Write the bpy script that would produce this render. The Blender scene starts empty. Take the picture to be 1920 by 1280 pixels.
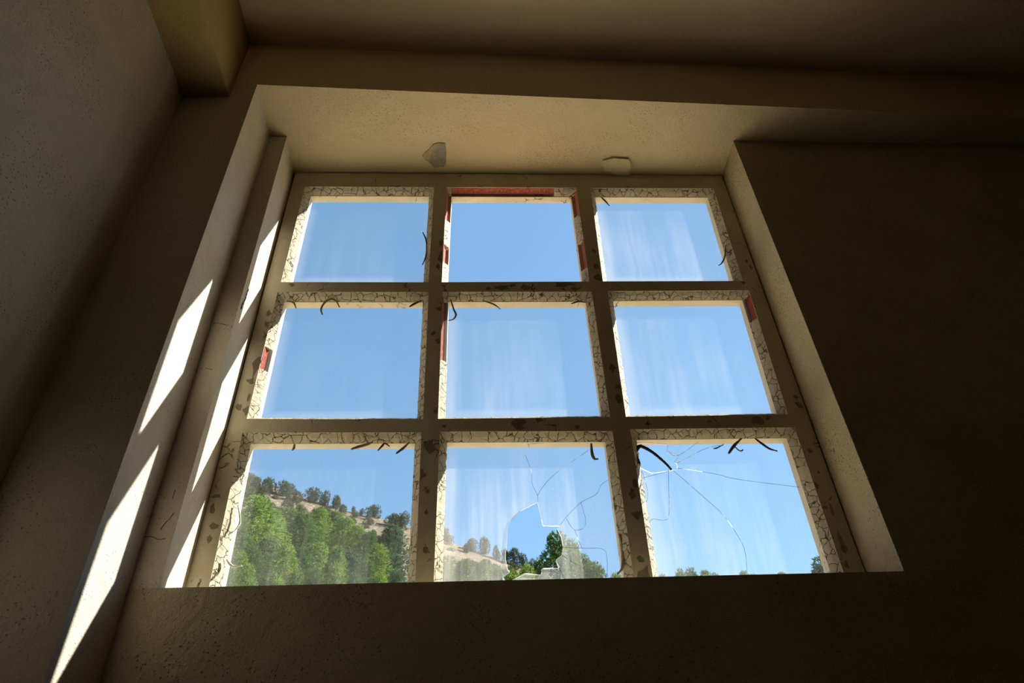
import bpy, bmesh, math, random
from mathutils import Vector, Matrix, noise
from mathutils.geometry import tessellate_polygon

# ---------------------------------------------------------------- camera, sky, sun, exposure
scene = bpy.context.scene
COL = scene.collection
EYE = Vector((0.49583, -1.28803, -0.78793))
cam_data = bpy.data.cameras.new('camera')
cam = bpy.data.objects.new('camera', cam_data)
COL.objects.link(cam)
RX = Vector((0.99866127, -0.03718955, -0.03595286))
UP = Vector((0.00470514, -0.62686038, 0.77911740))
FW = Vector((0.05151244, 0.77824354, 0.62584620))
M = Matrix((RX, UP, -FW)).transposed().to_4x4()
M.translation = EYE
cam.matrix_world = M
cam_data.sensor_width = 36.0
cam_data.lens = 36.0 * 1290.746 / 1920.0
cam_data.clip_start = 0.02
cam_data.clip_end = 2000.0
scene.camera = cam

SUN_DIR = Vector((-1.0, -0.335, -0.82)).normalized()      # direction the light travels
world = bpy.data.worlds.new('world')
scene.world = world
world.use_nodes = True
wt = world.node_tree
for n in list(wt.nodes):
    wt.nodes.remove(n)
sky = wt.nodes.new('ShaderNodeTexSky')
sky.sky_type = 'NISHITA'
sky.sun_disc = False
sky.sun_elevation = math.asin(-SUN_DIR.z)
sky.sun_rotation = math.atan2(-SUN_DIR.x, -SUN_DIR.y)
sky.altitude = 300.0
sky.air_density = 1.0
sky.dust_density = 0.3
sky.ozone_density = 2.2
bgn = wt.nodes.new('ShaderNodeBackground')
bgn.inputs['Strength'].default_value = 0.222
wo = wt.nodes.new('ShaderNodeOutputWorld')
tint = wt.nodes.new('ShaderNodeMix')
tint.data_type = 'RGBA'; tint.blend_type = 'MULTIPLY'
tint.inputs[0].default_value = 1.0
tint.inputs[7].default_value = (.895, 1.03, .97, 1.0)
wt.links.new(sky.outputs['Color'], tint.inputs[6])
flat = wt.nodes.new('ShaderNodeMix')      # thin even haze: the clear sky is nearly uniform in the photo
flat.data_type = 'RGBA'
flat.inputs[0].default_value = 0.45
flat.inputs[7].default_value = (.93, 1.77, 3.04, 1.0)
wt.links.new(tint.outputs[2], flat.inputs[6])
wt.links.new(flat.outputs[2], bgn.inputs['Color'])
wt.links.new(bgn.outputs['Background'], wo.inputs['Surface'])

sun_data = bpy.data.lights.new('sun', 'SUN')
sun_data.energy = 13.5
sun_data.angle = math.radians(0.53)
sun_data.color = (1.0, 0.93, 0.82)
sun = bpy.data.objects.new('sun', sun_data)
COL.objects.link(sun)
sun.rotation_euler = SUN_DIR.to_track_quat('-Z', 'Y').to_euler()
sun.location = (6.0, 3.0, 6.0)

scene.view_settings.view_transform = 'Standard'
scene.view_settings.look = 'None'
scene.view_settings.gamma = 1.0
scene.view_settings.use_curve_mapping = False
scene.view_settings.exposure = 0.3
cy = scene.cycles
cy.use_denoising = True
cy.max_bounces = 12
cy.diffuse_bounces = 8
cy.transparent_max_bounces = 24
cy.caustics_reflective = False
cy.caustics_refractive = False

# ---------------------------------------------------------------- helpers
def put(o, parent=None, label=None, cat=None, group=None, kind=None):
    COL.objects.link(o)
    if parent is not None:
        o.parent = parent
    if label: o['label'] = label
    if cat: o['category'] = cat
    if group: o['group'] = group
    if kind: o['kind'] = kind
    return o

def mesh_obj(name, verts, faces, mats, parent=None, mat_idx=None, smooth=False, **kw):
    me = bpy.data.meshes.new(name)
    me.from_pydata([tuple(v) for v in verts], [], faces)
    for m in (mats if isinstance(mats, (list, tuple)) else [mats]):
        me.materials.append(m)
    if mat_idx is not None:
        for p, i in zip(me.polygons, mat_idx):
            p.material_index = i
    if smooth:
        for p in me.polygons:
            p.use_smooth = True
    me.validate()
    return put(bpy.data.objects.new(name, me), parent, **kw)

class MB:
    """collects vertices and faces of one mesh"""
    def __init__(self):
        self.v, self.f, self.m = [], [], []
    def face(self, idx, m=0):
        self.f.append(tuple(idx)); self.m.append(m)
    def add(self, verts, faces, m=0):
        b = len(self.v)
        self.v += [tuple(q) for q in verts]
        for fc in faces:
            self.face([b + i for i in fc], m)
    def prism(self, poly, y0, y1, m=0):
        """poly: (x, z) outline; front at y0 (towards the room), back at y1"""
        n = len(poly)
        area = sum(poly[i][0]*poly[(i+1) % n][1] - poly[(i+1) % n][0]*poly[i][1] for i in range(n))
        if area < 0:
            poly = poly[::-1]
        vs = [(x, y0, z) for x, z in poly] + [(x, y1, z) for x, z in poly]
        fs = [tuple(range(n)), tuple(range(2*n-1, n-1, -1))]
        fs += [(i, n+i, n+(i+1) % n, (i+1) % n) for i in range(n)]
        self.add(vs, fs, m)
    def hexa(self, a, b, m=0):
        """a, b: two loops of 4 points, joined into a closed block"""
        self.add(list(a)+list(b), [(0,1,2,3),(7,6,5,4),(0,4,5,1),(1,5,6,2),(2,6,7,3),(3,7,4,0)], m)
    def box(self, x0, x1, y0, y1, z0, z1, m=0):
        self.hexa([(x0,y0,z0),(x1,y0,z0),(x1,y0,z1),(x0,y0,z1)], [(x0,y1,z0),(x1,y1,z0),(x1,y1,z1),(x0,y1,z1)], m)
    def tube(self, pts, rad, seg=7, m=0, squash=1.0):
        pts = [Vector(p) for p in pts]
        n = len(pts); b = len(self.v)
        for i, p in enumerate(pts):
            t = (pts[min(i+1, n-1)] - pts[max(i-1, 0)]).normalized()
            u = t.cross(Vector((0, 1, 0)))
            if u.length < 1e-4: u = t.cross(Vector((1, 0, 0)))
            u.normalize(); w = t.cross(u).normalized()
            r = rad[i] if isinstance(rad, (list, tuple)) else rad
            for k in range(seg):
                a = 2*math.pi*k/seg
                self.v.append(tuple(p + u*(math.cos(a)*r) + w*(math.sin(a)*r*squash)))
        for i in range(n-1):
            for k in range(seg):
                k2 = (k+1) % seg
                self.face((b+i*seg+k, b+i*seg+k2, b+(i+1)*seg+k2, b+(i+1)*seg+k), m)
        self.face([b+k for k in range(seg)][::-1], m)
        self.face([b+(n-1)*seg+k for k in range(seg)], m)
    def build(self, name, mats, parent=None, smooth=False, fix=True, **kw):
        o = mesh_obj(name, self.v, self.f, mats, parent, self.m, smooth, **kw)
        if fix:
            bm = bmesh.new(); bm.from_mesh(o.data)
            bmesh.ops.recalc_face_normals(bm, faces=bm.faces)
            bm.to_mesh(o.data); bm.free()
        return o

def spline(pts, n):
    """Catmull-Rom through points"""
    P = [Vector(p) for p in pts]
    P = [P[0]*2 - P[1]] + P + [P[-1]*2 - P[-2]]
    out = []
    for i in range(1, len(P)-2):
        a, b, c, d = P[i-1:i+3]
        for k in range(n):
            t = k/n
            out.append(0.5*((2*b)+(c-a)*t+(2*a-5*b+4*c-d)*t*t+(3*b-a-3*c+d)*t**3))
    out.append(P[-2].copy())
    return out

def ribbon(b, line, width, y, m):
    pts = spline([(x, y, z) for x, z in line], 5)
    n = len(pts); base = len(b.v)
    for i, p in enumerate(pts):
        t = (pts[min(i+1, n-1)]-pts[max(i-1, 0)]).normalized()
        nn = Vector((-t.z, 0, t.x))
        w = width*(.55+.5*abs(noise.noise(p*45)))
        jit = noise.noise(p*60)*.0006
        for s, dy in ((-1, 0), (1, 0), (1, .0006), (-1, .0006)):
            q = p+nn*(s*w*.5+jit); b.v.append((q.x, q.y+dy, q.z))
    for i in range(n-1):
        for q in range(4):
            q2 = (q+1) % 4
            b.face((base+i*4+q, base+i*4+q2, base+(i+1)*4+q2, base+(i+1)*4+q), m)

# ---------------------------------------------------------------- materials
class NT:
    def __init__(self, name):
        self.mat = bpy.data.materials.new(name)
        self.mat.use_nodes = True
        self.t = self.mat.node_tree
        for n in list(self.t.nodes): self.t.nodes.remove(n)
        self.out = self.n('ShaderNodeOutputMaterial')
    def n(self, typ, **kw):
        nd = self.t.nodes.new(typ)
        for k, v in kw.items():
            if k in nd.inputs.keys() if not hasattr(nd, k) else False:
                nd.inputs[k].default_value = v
            else:
                setattr(nd, k, v)
        return nd
    def l(self, a, b):
        self.t.links.new(a, b)
    def val(self, sock, v):
        if hasattr(v, 'is_linked'): self.l(v, sock)
        else: sock.default_value = v
    def coords(self, kind='pos', scale=(1,1,1)):
        if kind == 'pos':
            s = self.n('ShaderNodeNewGeometry').outputs['Position']
        else:
            s = self.n('ShaderNodeTexCoord').outputs[kind]
        mp = self.n('ShaderNodeMapping'); mp.inputs['Scale'].default_value = scale
        self.l(s, mp.inputs['Vector'])
        return mp.outputs['Vector']
    def noise(self, vec, scale, detail=4.0, rough=0.55, dist=0.0):
        nd = self.n('ShaderNodeTexNoise')
        nd.inputs['Scale'].default_value = scale; nd.inputs['Detail'].default_value = detail
        nd.inputs['Roughness'].default_value = rough; nd.inputs['Distortion'].default_value = dist
        self.l(vec, nd.inputs['Vector'])
        return nd.outputs['Fac'], nd.outputs['Color']
    def voro(self, vec, scale, feature='F1', rand=1.0):
        nd = self.n('ShaderNodeTexVoronoi'); nd.feature = feature
        nd.inputs['Scale'].default_value = scale; nd.inputs['Randomness'].default_value = rand
        self.l(vec, nd.inputs['Vector'])
        return nd.outputs['Distance'], nd
    def ramp(self, fac, a, b, va=0.0, vb=1.0):
        nd = self.n('ShaderNodeMapRange'); nd.interpolation_type = 'SMOOTHSTEP'
        self.l(fac, nd.inputs['Value'])
        for k, v in zip(('From Min','From Max','To Min','To Max'), (a, b, va, vb)):
            nd.inputs[k].default_value = v
        return nd.outputs['Result']
    def math(self, op, a, b=0.0):
        nd = self.n('ShaderNodeMath'); nd.operation = op
        self.val(nd.inputs[0], a); self.val(nd.inputs[1], b)
        return nd.outputs[0]
    def mix(self, fac, a, b, mode='MIX'):
        nd = self.n('ShaderNodeMix'); nd.data_type = 'RGBA'; nd.blend_type = mode
        self.val(nd.inputs[0], fac)
        for s, v in ((nd.inputs[6], a), (nd.inputs[7], b)):
            if hasattr(v, 'is_linked'): self.l(v, s)
            else: s.default_value = (*v, 1.0)
        return nd.outputs[2]
    def warp(self, vec, scale, amt):
        _, c = self.noise(vec, scale, 3.0)
        sub = self.n('ShaderNodeVectorMath'); sub.operation = 'SUBTRACT'
        self.l(c, sub.inputs[0]); sub.inputs[1].default_value = (.5, .5, .5)
        sc = self.n('ShaderNodeVectorMath'); sc.operation = 'SCALE'
        self.l(sub.outputs[0], sc.inputs[0]); sc.inputs['Scale'].default_value = amt
        ad = self.n('ShaderNodeVectorMath'); ad.operation = 'ADD'
        self.l(vec, ad.inputs[0]); self.l(sc.outputs[0], ad.inputs[1])
        return ad.outputs[0]
    def bump(self, h, strength, dist, prev=None):
        nd = self.n('ShaderNodeBump')
        nd.inputs['Strength'].default_value = strength; nd.inputs['Distance'].default_value = dist
        self.l(h, nd.inputs['Height'])
        if prev is not None: self.l(prev, nd.inputs['Normal'])
        return nd.outputs['Normal']
    def principled(self, col, rough=0.9, normal=None, spec=0.2):
        b = self.n('ShaderNodeBsdfPrincipled')
        if hasattr(col, 'is_linked'): self.l(col, b.inputs['Base Color'])
        else: b.inputs['Base Color'].default_value = (*col, 1)
        self.val(b.inputs['Roughness'], rough)
        b.inputs['Specular IOR Level'].default_value = spec
        if normal is not None: self.l(normal, b.inputs['Normal'])
        self.l(b.outputs[0], self.out.inputs['Surface'])
        return b

def plaster(name, base, alt, pit=0.5, rough_bump=1.0, pits=True):
    m = NT(name); v = m.coords()
    big, _ = m.noise(v, 3.0, 5.0, 0.6)
    med, _ = m.noise(v, 22.0, 4.0, 0.6)
    fine, _ = m.noise(v, 190.0, 5.0, 0.65)
    grain, _ = m.noise(v, 520.0, 3.0, 0.6)
    c = m.mix(m.ramp(big, .35, .68), base, alt)
    c = m.mix(m.ramp(med, .35, .75, 0, .3), c, tuple(x*.86 for x in base))
    if pits:
        d, _ = m.voro(m.warp(v, 90.0, .004), 150.0)
        msk, _ = m.noise(v, 9.0, 3.0)
        p = m.math('MULTIPLY', m.ramp(d, .10, .26, 1, 0), m.ramp(msk, .46, .6, 0.05, 1))
        c = m.mix(m.math('MULTIPLY', p, pit), c, tuple(x*.28 for x in base))
        hgt = m.math('SUBTRACT', m.math('ADD', m.math('MULTIPLY', fine, 1.0), m.math('MULTIPLY', grain, .35)), m.math('MULTIPLY', p, .8))
    else:
        hgt = m.math('ADD', fine, m.math('MULTIPLY', grain, .35))
    nb = m.bump(med, .35*rough_bump, .012)
    nb = m.bump(hgt, .5*rough_bump, .0035, nb)
    m.principled(c, .95, nb, .12)
    return m.mat

CREAM = (.74, .62, .41)
M_LINTEL = plaster('cream_plaster', CREAM, (.68, .56, .34), .5)
M_WALL = plaster('rough_cream_plaster', (.62, .53, .37), (.52, .43, .28), .45, 2.6)
M_PIER = plaster('pier_plaster', (.66, .595, .49), (.59, .525, .42), .6, 1.4)
M_LEFT = plaster('grey_cream_plaster', (.50, .46, .38), (.43, .385, .31), .8, 1.2)
M_CEIL = plaster('ceiling_plaster', (.80, .66, .46), (.70, .57, .39), .3, .8, False)
M_FLOOR = plaster('floor_concrete', (.15, .12, .09), (.11, .09, .065), .3)
M_DARK_WALL = plaster('darkened_plaster', (.22, .18, .13), (.15, .12, .085), .3)  # unseen right and back walls, coloured dark to cut bounced light
M_OUT = plaster('outside_render', (.66, .58, .45), (.58, .5, .38), .4)
M_BARE = plaster('bare_grey_plaster', (.50, .46, .38), (.40, .35, .28), .5, 3.0)

def paint(name, base, dark, crack_scale, crack_mask, crack_w, chip=None, green=False):
    m = NT(name); v = m.coords()
    w = m.warp(v, 60.0, .014)
    d, _ = m.voro(w, crack_scale, 'DISTANCE_TO_EDGE')
    msk, _ = m.noise(v, 13.0, 4.0)
    ck = m.math('MULTIPLY', m.ramp(d, crack_w*.35, crack_w, 1, 0), m.ramp(msk, crack_mask, crack_mask+.08))
    big, _ = m.noise(v, 7.0, 5.0)
    fine, _ = m.noise(v, 260.0, 4.0)
    c = m.mix(m.ramp(big, .3, .7), base, tuple(x*f for x, f in zip(base, (.86, .84, .78))))
    cell, vn = m.voro(w, crack_scale, 'F1')
    sep = m.n('ShaderNodeSeparateColor'); m.l(vn.outputs['Color'], sep.inputs[0])
    c = m.mix(m.ramp(sep.outputs[0], 0, 1, 0, .22), c, tuple(x*.62 for x in base))
    if green:
        gm, _ = m.noise(v, 24.0, 3.0)
        c = m.mix(m.ramp(gm, .60, .70, 0, .35), c, (.22, .24, .08))
    c = m.mix(ck, c, dark)
    h = m.math('SUBTRACT', m.math('MULTIPLY', fine, .25), m.math('MULTIPLY', ck, 1.2))
    h = m.math('ADD', h, m.math('MULTIPLY', sep.outputs[1], .5))
    m.principled(c, .7, m.bump(h, .6, .0022), .25)
    return m.mat

M_PAINT = paint('cream_frame_paint', (.60, .53, .40), (.07, .055, .04), 34.0, .585, .05)
M_PUTTY = paint('cracked_putty', (.70, .63, .49), (.12, .09, .06), 52.0, .36, .045, green=True)
m_ = NT('dark_undercoat'); v_ = m_.coords(); f_, _ = m_.noise(v_, 90.0)
m_.principled(m_.mix(f_, (.15, .12, .09), (.33, .27, .195)), .9, m_.bump(f_, .5, .002)); M_CHIP = m_.mat
m_ = NT('red_primer'); v_ = m_.coords(); f_, _ = m_.noise(v_, 150.0, 5.0, .7); s_, _ = m_.noise(v_, 420.0, 3.0)
c_ = m_.mix(m_.ramp(f_, .35, .7), (.23, .042, .03), (.36, .10, .07))
m_.principled(m_.mix(m_.ramp(s_, .62, .72), c_, (.62, .55, .45)), .85, m_.bump(f_, .6, .002)); M_RED = m_.mat
m_ = NT('dark_gap'); m_.principled((.03, .025, .02), 1.0); M_GAP = m_.mat

# glass: clear pane carrying a film of dust that scatters whatever light falls on it
def glass(name, dusty):
    m = NT(name)
    tr = m.n('ShaderNodeBsdfTransparent'); tr.inputs['Color'].default_value = (.955, .975, .97, 1)
    gl = m.n('ShaderNodeBsdfGlossy'); gl.inputs['Roughness'].default_value = .02
    fr = m.n('ShaderNodeFresnel'); fr.inputs['IOR'].default_value = 1.45
    mx = m.n('ShaderNodeMixShader')
    bf = m.n('ShaderNodeNewGeometry').outputs['Backfacing']
    m.l(m.math('MULTIPLY', fr.outputs[0], m.math('SUBTRACT', 1.0, bf)), mx.inputs[0]); m.l(tr.outputs[0], mx.inputs[1]); m.l(gl.outputs[0], mx.inputs[2])
    res = mx.outputs[0]
    if dusty:
        info = m.n('ShaderNodeObjectInfo')
        sepc = m.n('ShaderNodeSeparateColor'); m.l(info.outputs['Color'], sepc.inputs[0])
        v = m.coords('pos', (1.0, 1.0, .06))
        st, _ = m.noise(v, 85.0, 5.0, .65)
        st2, _ = m.noise(v, 14.0, 4.0, .6)
        v2 = m.coords()
        bl, _ = m.noise(v2, 6.0, 4.0, .6)
        sp, _ = m.voro(v2, 70.0)
        g = m.n('ShaderNodeTexCoord'); sg = m.n('ShaderNodeSeparateXYZ'); m.l(g.outputs['Generated'], sg.inputs[0])
        low = m.ramp(sg.outputs['Z'], 1.0, 0.05, .55, 1.25)
        edge = m.math('MAXIMUM', m.ramp(sg.outputs['X'], .05, .13, 1, 0), m.ramp(sg.outputs['Z'], .05, .10, 1, 0))
        edge = m.math('MAXIMUM', edge, m.ramp(sg.outputs['X'], .945, .985, 0, .7))
        edge = m.math('MAXIMUM', edge, m.ramp(sg.outputs['Z'], .91, .97, 0, .55))
        a = m.math('MULTIPLY', m.ramp(st, .3, .8, .72, 1.4), m.ramp(st2, .3, .75, .6, 1.45))
        a = m.math('MULTIPLY', m.math('MULTIPLY', a, m.ramp(bl, .3, .7, .75, 1.25)), low)
        a = m.math('MULTIPLY', a, sepc.outputs[0])
        a = m.math('ADD', a, m.math('MULTIPLY', edge, .085))
        a = m.math('ADD', a, m.ramp(sp, .03, .06, .3, 0))
        tl = m.n('ShaderNodeBsdfTranslucent'); tl.inputs['Color'].default_value = (.86, .88, .90, 1)
        df = m.n('ShaderNodeBsdfDiffuse'); df.inputs['Color'].default_value = (.75, .74, .70, 1)
        dm = m.n('ShaderNodeMixShader'); dm.inputs[0].default_value = .15
        m.l(tl.outputs[0], dm.inputs[1]); m.l(df.outputs[0], dm.inputs[2])
        fin = m.n('ShaderNodeMixShader')
        m.l(a, fin.inputs[0]); m.l(res, fin.inputs[1]); m.l(dm.outputs[0], fin.inputs[2])
        res = fin.outputs[0]
    m.l(res, m.out.inputs['Surface'])
    return m.mat
M_GLASS = glass('clear_glass', False)
M_DUSTY = glass('dusty_glass', True)
m_ = NT('glass_edge')
tl_ = m_.n('ShaderNodeBsdfTranslucent'); tl_.inputs['Color'].default_value = (.9, .95, .95, 1)
gl_ = m_.n('ShaderNodeBsdfGlossy'); gl_.inputs['Roughness'].default_value = .15
tp_ = m_.n('ShaderNodeBsdfTransparent')
mx_ = m_.n('ShaderNodeMixShader'); mx_.inputs[0].default_value = .4
m_.l(tl_.outputs[0], mx_.inputs[1]); m_.l(gl_.outputs[0], mx_.inputs[2])
m2_ = m_.n('ShaderNodeMixShader'); m2_.inputs[0].default_value = .75
m_.l(tp_.outputs[0], m2_.inputs[1]); m_.l(mx_.outputs[0], m2_.inputs[2])
m_.l(m2_.outputs[0], m_.out.inputs['Surface']); M_EDGE = m_.mat
m_ = NT('glass_crack'); v_ = m_.coords(); f_, _ = m_.noise(v_, 35.0, 2.0)
tp_ = m_.n('ShaderNodeBsdfTransparent'); tp_.inputs['Color'].default_value = (.42, .47, .52, 1)
tl_ = m_.n('ShaderNodeBsdfTranslucent'); tl_.inputs['Color'].default_value = (.95, .97, .97, 1)
mx_ = m_.n('ShaderNodeMixShader'); m_.l(m_.ramp(f_, .53, .70, 0, .9), mx_.inputs[0])
m_.l(tp_.outputs[0], mx_.inputs[1]); m_.l(tl_.outputs[0], mx_.inputs[2])
m_.l(mx_.outputs[0], m_.out.inputs['Surface']); M_CRACK = m_.mat

def simple(name, c1, c2, scale, rough=.9, transl=0.0):
    m = NT(name); v = m.coords(); f, _ = m.noise(v, scale, 4.0)
    c = m.mix(m.ramp(f, .3, .7), c1, c2)
    b = m.principled(c, rough, m.bump(f, .4, .3/scale))
    if transl > 0:
        t = m.n('ShaderNodeBsdfTranslucent'); m.l(c, t.inputs['Color'])
        x = m.n('ShaderNodeMixShader'); x.inputs[0].default_value = transl
        m.l(b.outputs[0], x.inputs[1]); m.l(t.outputs[0], x.inputs[2])
        m.l(x.outputs[0], m.out.inputs['Surface'])
    return m.mat
M_STRAND = [simple('dark_strand', (.10, .075, .05), (.18, .13, .085), 300.0),
            simple('brown_strand', (.28, .21, .155), (.40, .31, .235), 300.0),
            simple('olive_strand', (.22, .19, .10), (.33, .28, .16), 300.0),
            simple('pale_strand', (.70, .66, .58), (.80, .76, .68), 300.0),
            simple('dark_sealant', (.07, .05, .035), (.20, .15, .095), 260.0)]
M_BARK = simple('bark', (.10, .075, .055), (.20, .15, .11), 9.0)

def leaf(name, c1, c2, c3):
    m = NT(name); v = m.coords()
    f, _ = m.noise(v, 1.6, 3.0); f2, _ = m.noise(v, 9.0, 2.0)
    info = m.n('ShaderNodeObjectInfo')
    c = m.mix(m.ramp(f, .3, .7), c1, c2)
    c = m.mix(m.ramp(f2, .35, .75, 0, .6), c, c3)
    c = m.mix(m.math('MULTIPLY', info.outputs['Random'], .35), c, c1)
    d = m.n('ShaderNodeBsdfDiffuse'); m.l(c, d.inputs['Color'])
    t = m.n('ShaderNodeBsdfTranslucent'); m.l(c, t.inputs['Color'])
    x = m.n('ShaderNodeMixShader'); x.inputs[0].default_value = .4
    m.l(d.outputs[0], x.inputs[1]); m.l(t.outputs[0], x.inputs[2])
    m.l(x.outputs[0], m.out.inputs['Surface'])
    return m.mat
M_LEAF = [leaf('pine_green', (.05, .10, .03), (.13, .22, .035), (.20, .30, .045)),
          leaf('pine_mid', (.04, .085, .03), (.09, .17, .035), (.16, .25, .045)),
          leaf('pine_bright', (.08, .15, .03), (.20, .31, .035), (.32, .42, .05)),
          None,
          leaf('pine_dark', (.035, .085, .05), (.06, .12, .06), (.09, .15, .06))]
M_SHRUB = leaf('olive_scrub', (.055, .075, .035), (.09, .11, .05), (.12, .13, .065))

m_ = NT('hill_soil'); v_ = m_.coords()
a_, _ = m_.noise(v_, .12, 6.0, .6); b_, _ = m_.noise(v_, .9, 6.0, .7); r_, _ = m_.voro(m_.warp(v_, .8, 1.0), 1.1); q_, _ = m_.noise(v_, .35, 5.0, .65)
c_ = m_.mix(m_.ramp(a_, .35, .65), (.17, .125, .085), (.25, .19, .135))
c_ = m_.mix(m_.ramp(q_, .5, .62, 0, .7), c_, (.12, .12, .065))
c_ = m_.mix(m_.math('MULTIPLY', m_.ramp(r_, .14, .30, 1, 0), m_.ramp(b_, .42, .58)), c_, (.50, .44, .38))
c_ = m_.mix(m_.ramp(b_, .6, .72, 0, .6), c_, (.15, .12, .08))
g_ = m_.n('ShaderNodeSeparateXYZ'); m_.l(m_.n('ShaderNodeNewGeometry').outputs['Position'], g_.inputs[0])
c_ = m_.mix(m_.ramp(g_.outputs['Z'], -1.6, -.6, 1, 0), c_, (.72, .60, .43))      # unseen ground round the house, made pale to bounce light up
m_.principled(c_, 1.0, m_.bump(b_, .8, .8)); M_HILL = m_.mat

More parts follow.
